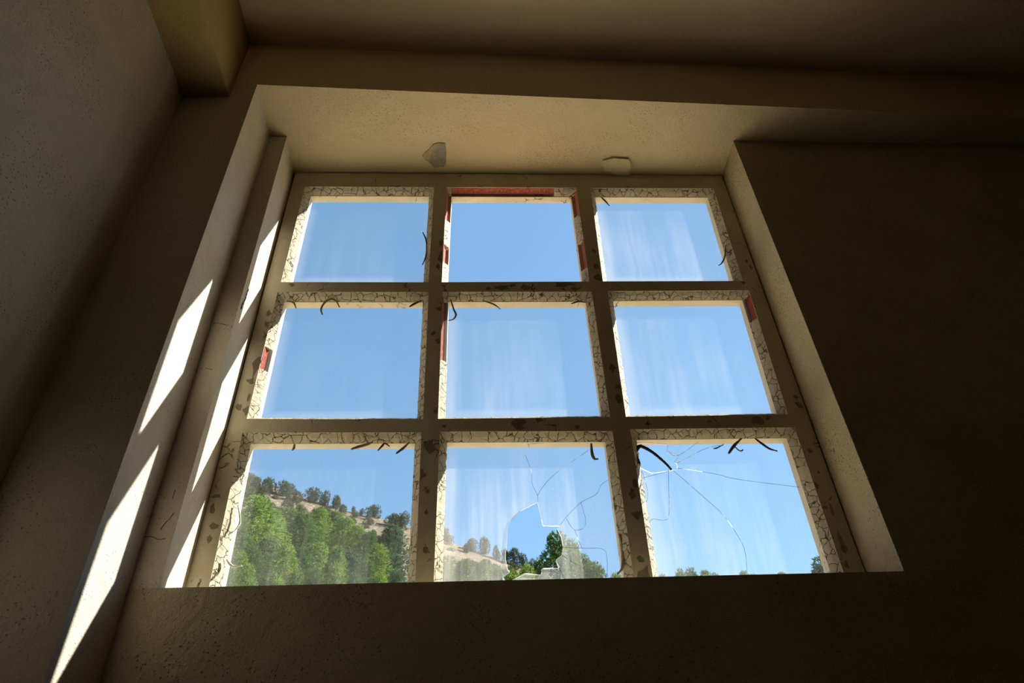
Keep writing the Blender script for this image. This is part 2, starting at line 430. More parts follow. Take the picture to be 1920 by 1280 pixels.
# ---------------------------------------------------------------- survey data (metres, room coordinates)
D = {
 'openings': [[[0.0039, 0.825], [0.3745, 0.8256], [0.3735, 0.4442], [0.0005, 0.4451]], [[0.4111, 0.826], [0.7913, 0.8276], [0.79, 0.4467], [0.4073, 0.4446]], [[0.8338, 0.8268], [1.2027, 0.829], [1.1969, 0.4487], [0.8252, 0.4473]], [[-0.0019, 0.4111], [0.3751, 0.4101], [0.3782, 0.0301], [-0.0022, 0.0362]], [[0.4106, 0.4106], [0.7919, 0.4104], [0.7917, 0.0313], [0.4107, 0.0311]], [[0.8334, 0.4128], [1.2043, 0.4152], [1.1969, 0.0334], [0.8272, 0.0315]], [[-0.0042, 0.0013], [0.3759, -0.0029], [0.38, -0.366], [0.0035, -0.366]], [[0.4158, -0.0015], [0.7922, -0.005], [0.7919, -0.366], [0.4137, -0.366]], [[0.8321, -0.001], [1.2014, -0.001], [1.2008, -0.366], [0.8277, -0.366]]],
 'hole8': [[0.6199, -0.1596], [0.5836, -0.1787], [0.5632, -0.1991], [0.5565, -0.2166], [0.5541, -0.2395], [0.5525, -0.2564], [0.5503, -0.2758], [0.5531, -0.2976], [0.5569, -0.3044], [0.5439, -0.3139], [0.5504, -0.3246], [0.5723, -0.3154], [0.5885, -0.3078], [0.6162, -0.311], [0.6223, -0.2991], [0.6531, -0.2984], [0.6488, -0.2839], [0.6611, -0.2726], [0.6646, -0.2559], [0.663, -0.236], [0.6571, -0.2191], [0.6612, -0.2128], [0.628, -0.2113], [0.6254, -0.1944], [0.6209, -0.1673]],
 'hole9': [[0.8468, -0.0247], [0.8587, -0.0231], [0.913, -0.0284], [0.9105, -0.0456], [0.9329, -0.0561], [0.9218, -0.0718], [0.9272, -0.0752], [0.9256, -0.0885], [0.9122, -0.0916], [0.8845, -0.096], [0.8679, -0.0974], [0.8448, -0.0839], [0.8453, -0.0589]],
 'crack8': [[[0.5996, -0.0501], [0.6109, -0.0884], [0.6108, -0.1173], [0.6207, -0.1457], [0.6199, -0.1596]], [[0.6207, -0.1457], [0.6367, -0.1209], [0.6696, -0.0893], [0.7382, -0.0403]], [[0.6612, -0.2128], [0.6753, -0.1953], [0.7095, -0.1628], [0.743, -0.1448], [0.7571, -0.123], [0.7762, -0.1105]], [[0.7095, -0.1628], [0.7145, -0.2109], [0.6911, -0.2221], [0.6764, -0.1983]], [[0.6911, -0.2221], [0.7012, -0.2595]], [[0.6645, -0.2573], [0.7012, -0.2601], [0.7433, -0.2632], [0.7487, -0.2855], [0.7447, -0.3179]], [[0.661, -0.2732], [0.691, -0.2947]], [[0.6531, -0.2984], [0.6666, -0.3281]], [[0.5439, -0.3139], [0.5378, -0.3251]], [[0.6162, -0.311], [0.6144, -0.3269]]],
 'crack9': [[[0.9105, -0.0456], [0.9329, -0.0561], [0.9848, -0.0231]], [[0.9272, -0.0752], [1.0, -0.039], [1.0384, -0.0326]], [[0.9122, -0.0916], [0.839, -0.1115]], [[0.9122, -0.0916], [0.9053, -0.0931], [0.8883, -0.1904], [0.8757, -0.2051], [0.8536, -0.2017], [0.8437, -0.2105]], [[0.9151, -0.0916], [0.9642, -0.1502], [0.9963, -0.1894], [1.0157, -0.2286], [1.0261, -0.2663], [1.0232, -0.2997], [1.0169, -0.3267]], [[0.9265, -0.0868], [1.0015, -0.1012], [1.0491, -0.115], [1.1807, -0.1366]], [[0.8479, -0.0922], [0.8521, -0.1309], [0.8496, -0.156], [0.8419, -0.1682]]],
 'strands': [["s1", [[0.3492, 0.6467], [0.3592, 0.6188], [0.3638, 0.5769], [0.3596, 0.5421], [0.3535, 0.52]], 0.00149, 0], ["s2", [[0.8629, 0.8017], [0.8754, 0.7873], [0.8831, 0.7612]], 0.00176, 2], ["s3", [[1.1941, 0.618], [1.1787, 0.5582], [1.1611, 0.5272], [1.1499, 0.517]], 0.00136, 1], ["s4", [[0.021, 0.3913], [0.0371, 0.3895], [0.0487, 0.3662]], 0.00163, 2], ["s5", [[0.1158, 0.3449], [0.109, 0.366], [0.1145, 0.3839], [0.1288, 0.3965], [0.1426, 0.3928], [0.1544, 0.3712]], 0.00176, 2], ["s6", [[0.3282, 0.3707], [0.3408, 0.3851], [0.358, 0.3905]], 0.0019, 0], ["s7", [[0.4307, 0.3958], [0.4393, 0.365], [0.445, 0.3455], [0.4386, 0.3297], [0.4268, 0.3262]], 0.00149, 1], ["s8", [[0.512, 0.392], [0.539, 0.3828], [0.5562, 0.3629]], 0.00149, 2], ["s9", [[0.7379, 0.3805], [0.7581, 0.3914], [0.7753, 0.384]], 0.00149, 0], ["s10", [[0.0188, -0.2714], [0.0266, -0.2799], [0.0357, -0.2852], [0.0506, -0.2851]], 0.00163, 3], ["s11", [[0.0164, -0.1595], [0.0262, -0.1916], [0.0243, -0.2071], [0.0176, -0.2191]], 0.00115, 3], ["s12", [[0.1063, -0.0209], [0.1053, -0.0287], [0.1043, -0.0365]], 0.00176, 1], ["s13", [[0.2278, -0.0357], [0.2405, -0.0281], [0.2616, -0.0231], [0.2727, -0.0193]], 0.00217, 1], ["s14", [[0.2846, -0.0391], [0.2915, -0.0262], [0.2979, -0.021], [0.3088, -0.0303]], 0.00149, 0], ["s15", [[0.3237, -0.0475], [0.3374, -0.0321], [0.3504, -0.0204]], 0.0019, 1], ["s16", [[0.7443, -0.0287], [0.7442, -0.0511], [0.7472, -0.0655], [0.755, -0.0682]], 0.00217, 1], ["s17", [[0.7787, -0.2355], [0.7817, -0.2609], [0.7787, -0.2899], [0.7733, -0.3066], [0.7638, -0.3158]], 0.00203, 1], ["s18", [[1.0418, -0.0582], [1.0599, -0.0372], [1.0794, -0.0212]], 0.00217, 1], ["s19", [[1.1098, -0.0203], [1.1237, -0.0314], [1.1365, -0.0463], [1.1509, -0.0545]], 0.00176, 0], ["s20", [[1.0118, -0.0445], [1.0222, -0.0406], [1.0368, -0.0342]], 0.00102, 0], ["twig", [[0.8399, -0.0811], [0.8384, -0.0525], [0.8466, -0.0368], [0.8568, -0.0316], [0.8776, -0.0492], [0.8987, -0.0756], [0.9108, -0.0924]], 0.00258, 4]],
 'patch': [[0.3408, -0.0553, 0.8995], [0.3493, -0.0675, 0.9006], [0.3622, -0.078, 0.9016], [0.3737, -0.0935, 0.903], [0.3892, -0.0987, 0.9035], [0.4074, -0.0972, 0.9034], [0.4113, -0.0768, 0.9015], [0.4083, -0.0331, 0.8974], [0.4031, -0.0206, 0.8963], [0.389, -0.0205, 0.8963], [0.3747, -0.0168, 0.8959], [0.3628, -0.0309, 0.8972], [0.3509, -0.0414, 0.8982]],
 'patchlip': [[0.3408, -0.0553, 0.8995], [0.3493, -0.0675, 0.9006], [0.3622, -0.078, 0.9016], [0.3737, -0.0935, 0.903], [0.3892, -0.0987, 0.9035], [0.3951, -0.0937, 0.9031], [0.3822, -0.0799, 0.9018], [0.3722, -0.0626, 0.9002], [0.3621, -0.0468, 0.8987], [0.351, -0.0432, 0.8984]],
 'flake': [[0.8717, -0.0484, 0.8989], [0.9023, -0.0575, 0.8997], [0.9474, -0.0545, 0.8994], [0.9582, -0.0367, 0.8978], [0.9563, -0.0186, 0.8961], [0.9591, -0.0004, 0.8944], [0.9408, 0.0072, 0.8937], [0.924, 0.0036, 0.894], [0.9089, -0.0109, 0.8954], [0.8805, -0.0179, 0.896]],
 'chips': [[-0.0103, 0.173, 0.0091, 0.0263], [-0.0054, 0.1914, 0.0091, 0.0169], [-0.0096, 0.3059, 0.0076, 0.0113], [-0.0137, 0.1356, 0.0107, 0.0113], [-0.0073, 0.0569, 0.0091, 0.015], [-0.0257, 0.0682, 0.0061, 0.0094], [-0.0098, 0.092, 0.0061, 0.0094], [-0.0091, 0.3384, 0.0076, 0.0113], [0.0305, 0.435, 0.0076, 0.0056], [-0.0029, -0.0039, 0.0091, 0.0094], [0.2681, 0.8269, 0.0107, 0.0056], [0.2526, 0.8291, 0.0076, 0.0037], [0.4043, 0.5399, 0.0091, 0.0263], [0.4, 0.5913, 0.0061, 0.015], [0.3971, 0.5, 0.0061, 0.0113], [0.4182, 0.3247, 0.0122, 0.0263], [0.4226, 0.3598, 0.0076, 0.0169], [0.4055, 0.3545, 0.0091, 0.0075], [0.4048, 0.2489, 0.0076, 0.0113], [0.4144, 0.2245, 0.0091, 0.0113], [0.4062, 0.052, 0.0061, 0.0094], [0.3956, -0.0396, 0.0137, 0.0169], [0.3952, -0.1413, 0.0061, 0.0075], [0.3952, -0.2668, 0.0061, 0.0075], [0.395, -0.1878, 0.0046, 0.0075], [0.3828, -0.1049, 0.0076, 0.0113], [0.3912, 0.2738, 0.0061, 0.0075], [0.5641, 0.4234, 0.0243, 0.0075], [0.5259, 0.4216, 0.0091, 0.0056], [0.6218, 0.4271, 0.0152, 0.0094], [0.7189, 0.4346, 0.0274, 0.0094], [0.7496, 0.4213, 0.0107, 0.0056], [0.5877, 0.4328, 0.0091, 0.0075], [0.8376, 0.2799, 0.0076, 0.0169], [0.8138, 0.1661, 0.0076, 0.0131], [0.8205, 0.0758, 0.0091, 0.0169], [0.8193, 0.1127, 0.0061, 0.0094], [0.8378, 0.3319, 0.0061, 0.0094], [0.789, 0.0475, 0.0061, 0.0113], [0.8167, 0.5006, 0.0091, 0.0113], [0.8135, 0.5614, 0.0061, 0.0094], [0.8151, 0.4613, 0.0107, 0.0113], [0.5822, 0.018, 0.0198, 0.0131], [0.6319, 0.0242, 0.0091, 0.0075], [0.7163, 0.0039, 0.0091, 0.0075], [0.5898, 0.0042, 0.0122, 0.0056], [0.4249, 0.0118, 0.0076, 0.0056], [1.1228, 0.0209, 0.0152, 0.0131], [1.1482, 0.0248, 0.0076, 0.0075], [1.0127, 0.0167, 0.0061, 0.0037], [0.8176, -0.2015, 0.0122, 0.0094], [0.8136, -0.1546, 0.0061, 0.015], [0.8227, -0.1306, 0.0061, 0.0113], [0.8129, -0.3207, 0.0137, 0.015], [0.8087, -0.2946, 0.0076, 0.0075], [1.2178, -0.2655, 0.0046, 0.0187], [1.2186, -0.282, 0.0061, 0.0113], [1.221, -0.1974, 0.0046, 0.015], [1.2063, -0.1913, 0.0091, 0.0037], [1.217, -0.0607, 0.0061, 0.0075], [1.2048, -0.1432, 0.0046, 0.0131], [1.2205, -0.1123, 0.0046, 0.0056], [1.2315, 0.0567, 0.0107, 0.0094], [1.2281, 0.0787, 0.0061, 0.0075], [1.1983, 0.4419, 0.0107, 0.0075], [1.2048, 0.3576, 0.0046, 0.0056], [1.2117, -0.3139, 0.0061, 0.0094], [-0.0262, -0.1457, 0.0091, 0.0056], [-0.0269, -0.1743, 0.0061, 0.0131], [-0.017, -0.2079, 0.0091, 0.0075], [-0.0169, -0.0426, 0.0046, 0.0075], [-0.0188, -0.2349, 0.0046, 0.0075], [-0.021, -0.0739, 0.0046, 0.0056], [1.2307, 0.5011, 0.0046, 0.0113], [1.2256, 0.5213, 0.0046, 0.0056]],
 'trees': [[-19.02, 52.27, 17.34, 6.88, 2.09, 1], [-19.39, 57.44, 19.99, 8.54, 2.81, 2], [-19.37, 62.7, 22.65, 6.94, 2.1, 2], [-19.97, 69.83, 26.57, 6.68, 2.16, 0], [-17.42, 66.38, 23.9, 7.2, 1.96, 1], [-17.68, 73.54, 27.74, 7.23, 2.17, 2], [-16.72, 77.86, 29.74, 6.69, 2.19, 0], [-14.03, 71.27, 25.39, 7.29, 2.09, 2], [-11.98, 67.59, 22.91, 7.21, 1.88, 2], [-10.1, 63.86, 20.52, 7.34, 1.69, 1], [-7.36, 60.21, 18.0, 8.74, 2.25, 4], [-7.33, 52.14, 14.06, 7.55, 1.64, 2], [-14.7, 40.01, 10.35, 6.5, 1.16, 0], [-12.94, 37.45, 8.77, 6.4, 0.98, 2], [-15.18, 46.19, 13.28, 5.78, 1.44, 1], [-15.41, 50.32, 15.28, 6.34, 1.72, 0], [-12.29, 43.94, 11.45, 6.88, 1.33, 2], [-11.98, 47.13, 12.81, 6.45, 1.54, 1], [-12.02, 52.27, 15.22, 6.59, 1.57, 2], [-9.04, 44.74, 10.95, 7.46, 1.29, 0], [-8.67, 47.86, 12.32, 6.97, 1.56, 4], [-6.85, 44.12, 10.25, 6.94, 1.15, 1], [-10.33, 28.82, 4.6, 6.11, 0.75, 1], [-10.21, 30.98, 5.41, 6.51, 0.89, 2], [-8.31, 29.48, 4.41, 6.36, 0.76, 2], [-8.59, 33.55, 6.07, 6.53, 0.96, 0], [-7.25, 31.82, 5.09, 6.88, 0.87, 1], [-6.76, 33.97, 5.85, 7.21, 0.97, 2], [-5.43, 32.19, 4.91, 6.95, 0.83, 1], [-4.88, 36.33, 6.5, 6.89, 1.08, 2], [-4.41, 40.42, 8.14, 6.97, 1.15, 4], [-2.13, 58.65, 15.78, 7.25, 1.9, 0], [-0.56, 55.7, 13.95, 7.64, 1.66, 1], [0.97, 60.71, 15.88, 7.39, 1.81, 0], [2.24, 54.68, 12.76, 7.78, 1.41, 1], [2.73, 42.66, 7.5, 8.23, 1.11, 2], [3.79, 44.59, 8.08, 8.77, 1.22, 2], [5.31, 51.49, 10.63, 9.31, 1.12, 1], [6.46, 48.36, 9.04, 11.72, 2.01, 1], [8.45, 54.14, 11.03, 11.46, 1.38, 0], [8.74, 51.07, 9.67, 10.33, 1.34, 1], [8.48, 45.03, 7.29, 9.81, 1.54, 1], [9.22, 41.84, 6.1, 8.97, 1.08, 0], [16.24, 56.61, 11.41, 8.91, 1.1, 0], [17.11, 54.28, 10.52, 9.33, 1.2, 1], [16.74, 50.21, 9.01, 9.43, 1.13, 1], [18.32, 51.8, 9.64, 9.2, 1.15, 0], [20.36, 55.33, 11.02, 8.82, 1.06, 1], [23.27, 56.38, 11.65, 8.71, 1.1, 0], [23.18, 54.26, 10.91, 8.39, 1.01, 1], [23.03, 52.15, 10.18, 8.13, 0.98, 0], [23.52, 49.76, 9.43, 8.35, 1.0, 1], [19.82, 36.0, 4.8, 8.84, 1.45, 4]],
 'shrubs': [[-38.01, 105.48, 53.98, 2.93, 1.56], [-36.42, 106.57, 53.95, 2.6, 1.61], [-34.87, 108.14, 54.24, 2.69, 1.8], [-33.0, 109.25, 54.15, 2.71, 1.82], [-30.34, 107.94, 52.28, 2.75, 1.91], [-34.0, 95.76, 46.45, 2.66, 1.8], [-33.6, 100.66, 49.19, 2.22, 1.44], [-28.59, 112.56, 54.35, 2.79, 1.86], [-26.86, 114.53, 54.84, 2.41, 1.34], [-25.46, 115.36, 54.79, 2.42, 1.34], [-23.21, 111.24, 51.38, 1.94, 1.21], [-21.87, 116.1, 54.01, 1.17, 0.51], [-20.58, 116.34, 53.76, 1.17, 0.51], [-18.86, 116.63, 53.44, 2.79, 1.91], [-14.57, 113.23, 49.91, 2.67, 1.75], [-12.81, 114.45, 50.11, 2.7, 1.77], [-18.83, 113.6, 51.51, 1.22, 0.74], [-26.3, 98.68, 45.09, 2.38, 1.61], [-28.88, 100.04, 46.92, 2.15, 1.42], [-24.44, 104.82, 47.98, 2.11, 1.37], [-5.54, 118.06, 49.38, 2.77, 1.39], [-4.26, 116.12, 47.69, 1.87, 1.24], [-0.19, 118.21, 47.33, 2.23, 1.38], [1.73, 118.21, 46.58, 3.14, 1.38], [4.04, 118.16, 45.67, 2.3, 1.0], [5.27, 118.12, 45.18, 2.32, 1.01], [6.88, 118.04, 44.55, 3.04, 1.32], [8.55, 117.94, 43.89, 2.55, 1.11], [9.94, 117.84, 43.34, 1.98, 0.86], [-1.84, 114.19, 45.58, 1.55, 0.96]],
 'bushes': [[-11.86, 100.28, 41.23, 1.48], [-13.86, 90.48, 36.11, 1.4], [-12.39, 104.57, 43.95, 0.81], [-22.44, 97.92, 43.12, 1.1], [-10.94, 95.84, 38.34, 0.88], [-22.79, 102.07, 45.7, 1.45], [-19.18, 92.16, 38.58, 1.44], [-29.04, 95.17, 44.09, 0.99], [-27.49, 88.66, 39.7, 1.47], [-13.88, 93.35, 37.78, 1.0], [-23.5, 92.29, 40.26, 1.35], [-30.23, 92.8, 43.17, 1.4], [-11.5, 92.49, 36.56, 0.76], [-16.15, 102.8, 44.07, 0.89], [-19.61, 86.44, 35.48, 1.26], [-18.34, 95.26, 40.16, 1.1], [-17.27, 86.71, 34.86, 0.88], [-21.44, 94.87, 40.97, 1.29], [-27.85, 103.9, 48.81, 1.18], [-14.04, 87.27, 34.31, 1.33], [-14.03, 96.61, 39.73, 1.3], [-20.51, 106.65, 47.69, 1.2], [-18.08, 109.66, 48.83, 1.21], [-20.82, 112.69, 51.54, 1.09], [-10.41, 86.59, 32.87, 1.47], [-32.69, 105.17, 51.53, 0.94], [-22.32, 87.54, 37.1, 0.73], [-17.62, 106.09, 46.49, 0.8], [-31.34, 98.2, 46.79, 1.41], [2.86, 105.47, 38.74, 1.35], [5.61, 109.69, 40.17, 0.88], [8.12, 100.53, 34.17, 1.43], [5.36, 107.16, 38.81, 1.46], [-3.88, 111.0, 44.49, 0.93], [6.36, 92.8, 30.53, 1.07], [1.92, 108.98, 41.1, 1.0], [6.88, 114.36, 42.4, 1.27], [-0.51, 101.55, 37.74, 1.45], [-1.43, 104.21, 39.6, 0.86], [4.93, 95.56, 32.49, 1.37], [-4.03, 91.13, 33.18, 1.35], [-2.34, 93.69, 33.99, 1.5], [1.89, 111.83, 42.77, 0.73], [4.82, 86.7, 27.76, 0.78], [0.98, 90.68, 31.17, 1.42]],
 'stripcracks': [[[-0.047, -0.2333], [-0.0515, -0.2444], [-0.0568, -0.2523], [-0.0615, -0.2652]], [[-0.0845, -0.2775], [-0.0726, -0.2777], [-0.0593, -0.2829], [-0.048, -0.2811]], [[-0.0808, 0.2131], [-0.0678, 0.2115], [-0.053, 0.2069]], [[-0.0571, -0.1882], [-0.0561, -0.2062]], [[-0.0685, 0.0892], [-0.0534, 0.0849]]],
 'tear': [[-0.0878, 0.3396], [-0.0904, 0.3186], [-0.0897, 0.3059], [-0.0972, 0.2859], [-0.0996, 0.266]],
 'els': [[-180, 0], [-90, 8], [-75, 18], [-40, 27], [-20, 26.4], [-15.7, 25.65], [-11.9, 24.85], [-9, 24.4], [-5.8, 23.75], [-3, 22.85], [0.2, 21.8], [4.7, 20.25], [10, 18.2], [18, 17], [28, 16.5], [60, 8], [90, 0], [180, 0]],
}
OP = [[tuple(q) for q in o] for o in D['openings']]       # per opening: TL, TR, BR, BL on the frame's face

# ---------------------------------------------------------------- the room
XL, XR, YB, ZF, ZC = -0.2564, 3.6, -4.4, -2.0, 1.1306     # left wall, right wall, back wall, floor, ceiling
YOUT = 0.062                                              # outside face of the front wall
DB = -0.1135                                              # inner face of the thin wall round the window
ZSILL = -0.3678
XPO, XBE = -0.0849, -0.1438
def dA(x): return -0.2607 + 0.0301*x                      # inner face of pillar and lintel
def zS(y): return 0.8944 - 0.0928*y                       # soffit, rising towards the room

def structure(b, name, mat, **kw):
    return b.build(name, mat, kind='structure', **kw)

# lintel beam above the window
b = MB()
b.hexa([(XL, dA(XL), zS(dA(XL))), (XR, dA(XR), zS(dA(XR))), (XR, dA(XR), ZC), (XL, dA(XL), ZC)],
       [(XL, YOUT, zS(YOUT)), (XR, YOUT, zS(YOUT)), (XR, YOUT, ZC), (XL, YOUT, ZC)])
lintel = structure(b, 'lintel_beam', M_LINTEL)
# bare patch where plaster has come off the soffit, and a flake of paint hanging from it
def slab(pts, t0, t1, name, mat, parent, wob=.0):
    vs0, vs1 = [], []
    rnd = random.Random(5)
    for x, y, z in pts:
        vs0.append((x, y, zS(y) + .0004)); vs1.append((x, y, zS(y) - t0 - rnd.random()*t1))
    n = len(pts)
    c = Vector((sum(p[0] for p in pts)/n, sum(p[1] for p in pts)/n, 0))
    vs = vs0 + vs1 + [(c.x, c.y, zS(c.y) - t0 - t1*1.2)]
    fs = [tuple(range(n))] + [(i, (i+1) % n, n+(i+1) % n, n+i) for i in range(n)] + [(n+i, n+(i+1) % n, 2*n) for i in range(n)]
    bb = MB(); bb.add(vs, fs)
    return bb.build(name, mat, parent)
o = slab(D['patch'], .0006, .0022, 'peeled_patch', M_BARE, lintel); o['label'] = 'bare grey patch where plaster has peeled off the soffit'
o = slab(D['patchlip'], .0018, .001, 'exposed_undercoat', simple('undercoat', (.40, .34, .17), (.46, .39, .21), 80.0), lintel)
o = slab(D['flake'], .003, .006, 'paint_flake', M_LINTEL, lintel); o['label'] = 'curled paint flake hanging at the back of the soffit'

# pillar left of the window
b = MB()
b.hexa([(XL, dA(XL), ZF), (XPO, dA(XPO), ZF), (XPO, dA(XPO), zS(dA(XPO))), (XL, dA(XL), zS(dA(XL)))],
       [(XL, YOUT, ZF), (XPO, YOUT, ZF), (XPO, YOUT, zS(YOUT)), (XL, YOUT, zS(YOUT))])
structure(b, 'pillar', M_PIER)
# thin wall round the window: strip beside the pillar, wall right of the window, parapet below
def xi(y): return -0.0363 + (-0.0425+0.0363)*(y-DB)/(0-DB)
def xr(y): return 1.2485 + (1.2448-1.2485)*(y-DB)/(0-DB)
b = MB()
b.hexa([(XPO, DB, ZSILL), (xi(DB), DB, ZSILL), (xi(DB), DB, zS(DB)), (XPO, DB, zS(DB))],
       [(XPO, YOUT, ZSILL), (xi(0), YOUT, ZSILL), (xi(0), YOUT, zS(YOUT)), (XPO, YOUT, zS(YOUT))])
for ln in D['stripcracks']:
    ribbon(b, ln, .0016, DB-.0003, 1)
strip = b.build('wall_front_strip', [M_PIER, M_GAP], kind='structure')
# torn paint on the inner reveal
b = MB()
tear = [(xi(y)+.0006, y, z) for y, z in D['tear']]
b.tube(spline(tear, 5), [.0008+.0016*abs(math.sin(i*.9)) for i in range(5*(len(tear)-1)+1)], 6, squash=.25)
b.build('torn_paint', M_GAP, strip)
b = MB()
b.hexa([(xr(DB), DB, ZSILL), (XR, DB, ZSILL), (XR, DB, zS(DB)), (xr(DB), DB, zS(DB))],
       [(xr(0), YOUT, ZSILL), (XR, YOUT, ZSILL), (XR, YOUT, zS(YOUT)), (xr(0), YOUT, zS(YOUT))])
b.hexa([(XPO, DB, ZF), (XR, DB, ZF), (XR, DB, ZSILL), (XPO, DB, ZSILL)],
       [(XPO, YOUT, ZF), (XR, YOUT, ZF), (XR, YOUT, ZSILL-.006), (XPO, YOUT, ZSILL-.006)])
wall_front = structure(b, 'wall_front', M_WALL)
# outer lip added to keep sky light out of the gap round the frame
b = MB()
b.box(-.06, -.028, .049, YOUT+.004, ZSILL-.01, .91)
b.box(1.236, 1.27, .049, YOUT+.004, ZSILL-.01, .91)
b.box(-.06, 1.27, .049, YOUT+.004, .880, .912)
structure(b, 'filler_trim_1', M_OUT)
# outside skin of the front wall to either side and above
b = MB()
b.box(XL-2.5, XL, DB, YOUT, ZF-.4, ZC+.4)
b.box(XL-2.5, XR+.3, DB, YOUT, ZC+.15, ZC+.5)
structure(b, 'wall_outside', M_OUT)

b = MB(); b.box(XL-.2, XL, YB-.2, YOUT, ZF-.2, ZC+.15); structure(b, 'wall_left', M_LEFT)
b = MB(); b.box(XR, XR+.2, YB-.2, YOUT, ZF-.2, ZC+.15); structure(b, 'wall_right', M_DARK_WALL)
b = MB(); b.box(XL, XR, YB-.2, YB, ZF-.2, ZC+.15); structure(b, 'wall_back', M_DARK_WALL)
b = MB(); b.box(XL, XR, YB, YOUT, ZC, ZC+.15); structure(b, 'ceiling', M_CEIL)
b = MB(); b.box(XL, XR, YB, YOUT, ZF-.2, ZF); structure(b, 'floor', M_FLOOR)
# ceiling beam along the left wall
b = MB()
b.hexa([(XL, YB, .8425), (XBE, YB, .8555), (XBE, YB, ZC), (XL, YB, ZC)],
       [(XL, dA(XL), .8425), (XBE, dA(XBE), .8555), (XBE, dA(XBE), ZC), (XL, dA(XL), ZC)])
structure(b, 'ceiling_beam', plaster('ochre_plaster', (.44, .33, .15), (.37, .275, .12), .6, 1.0))

# ---------------------------------------------------------------- the window
win = bpy.data.objects.new('window_1', None)
win.location = (0.6, 0.0, -0.37)
put(win, kind='structure', label='peeling nine-pane window with broken panes', cat='window')
WM = Matrix.Translation(win.location)
def wbuild(bb, name, mats, parent=None, **kw):
    off = win.location
    bb.v = [(x-off.x, y-off.y, z-off.z) for x, y, z in bb.v]
    return bb.build(name, mats, parent or win, **kw)

OUT_TL, OUT_TR, OUT_BR, OUT_BL = (-.0335, .8885), (1.2415, .8905), (1.2425, -.43), (-.0405, -.43)
def inset(o, d):
    tl, tr, br, bl = o
    return [(tl[0]+d, tl[1]-d), (tr[0]-d, tr[1]-d), (br[0]-d, br[1]+d), (bl[0]+d, bl[1]+d)]
def members(ops, outer):
    TL, TR, BR, BL = 0, 1, 2, 3
    o = ops; otl, otr, obr, obl = outer
    R = {}
    R['head_rail'] = [[otl, otr, o[2][TR], o[2][TL], o[1][TR], o[1][TL], o[0][TR], o[0][TL]]]
    R['bottom_rail'] = [[o[6][BL], o[6][BR], o[7][BL], o[7][BR], o[8][BL], o[8][BR], obr, obl]]
    R['stile_left'] = [[otl, o[0][TL], o[0][BL], o[3][TL], o[3][BL], o[6][TL], o[6][BL], obl]]
    R['stile_right'] = [[otr, obr, o[8][BR], o[8][TR], o[5][BR], o[5][TR], o[2][BR], o[2][TR]]]
    for k, (a, c) in enumerate(((0, 1), (1, 2))):
        R['mullion_%d' % k] = [[o[a][TR], o[a][BR], o[a+3][TR], o[a+3][BR], o[a+6][TR], o[a+6][BR],
                               o[c+6][BL], o[c+6][TL], o[c+3][BL], o[c+3][TL], o[c][BL], o[c][TL]]]
    for k in range(2):
        R['transom_%d' % k] = [[o[3*k+j][BL], o[3*k+j][BR], o[3*k+3+j][TR], o[3*k+3+j][TL]] for j in range(3)]
    return R
Y_REB, Y_EXT = .0245, .047
front = members(OP, (OUT_TL, OUT_TR, OUT_BR, OUT_BL))
back = members([inset(o, .0135) for o in OP], (OUT_TL, OUT_TR, OUT_BR, OUT_BL))

def in_poly(x, z, poly):
    c = False; n = len(poly)
    for i in range(n):
        (x1, z1), (x2, z2) = poly[i], poly[(i+1) % n]
        if (z1 > z) != (z2 > z) and x < (x2-x1)*(z-z1)/(z2-z1)+x1: c = not c
    return c
rnd = random.Random(11)
def chip_poly(cx, cz, rx, rz):
    n = rnd.randint(7, 12); pts = []
    ph = rnd.random()*6.28
    for i in range(n):
        a = 2*math.pi*i/n + rnd.uniform(-.2, .2)
        k = rnd.uniform(.45, 1.35)
        pts.append((cx+rx*k*math.cos(a), cz+rz*k*math.sin(a)))
    return pts
NAMES = {'head_rail': 'head_rail', 'bottom_rail': 'bottom_rail', 'stile_left': 'stile', 'stile_right': 'stile',
         'mullion_0': 'mullion', 'mullion_1': 'mullion', 'transom_0': 'transom', 'transom_1': 'transom'}
for key, polys in front.items():
    b = MB()
    for p in polys: b.prism(p, 0.0, Y_REB)
    for p in back[key]: b.prism(p, Y_REB-.0005, Y_EXT)
    # places where the paint has come away down to the undercoat
    for cx, cz, rx, rz in D['chips']:
        if not any(in_poly(cx, cz, p) for p in polys): continue
        cp = chip_poly(cx, cz, rx*.95, rz*.95)
        cp = [(x, z) if any(in_poly(x, z, p) for p in polys) else (cx+(x-cx)*.45, cz+(z-cz)*.45) for x, z in cp]
        n = len(cp)
        b.add([(x, -.0005, z) for x, z in cp]+[(cx, -.0003, cz)]+[(x, .0004, z) for x, z in cp],
              [(i, (i+1) % n, n) for i in range(n)] + [(i, n+1+i, n+1+(i+1) % n, (i+1) % n) for i in range(n)], 1)
    wbuild(b, NAMES[key], [M_PAINT, M_CHIP])

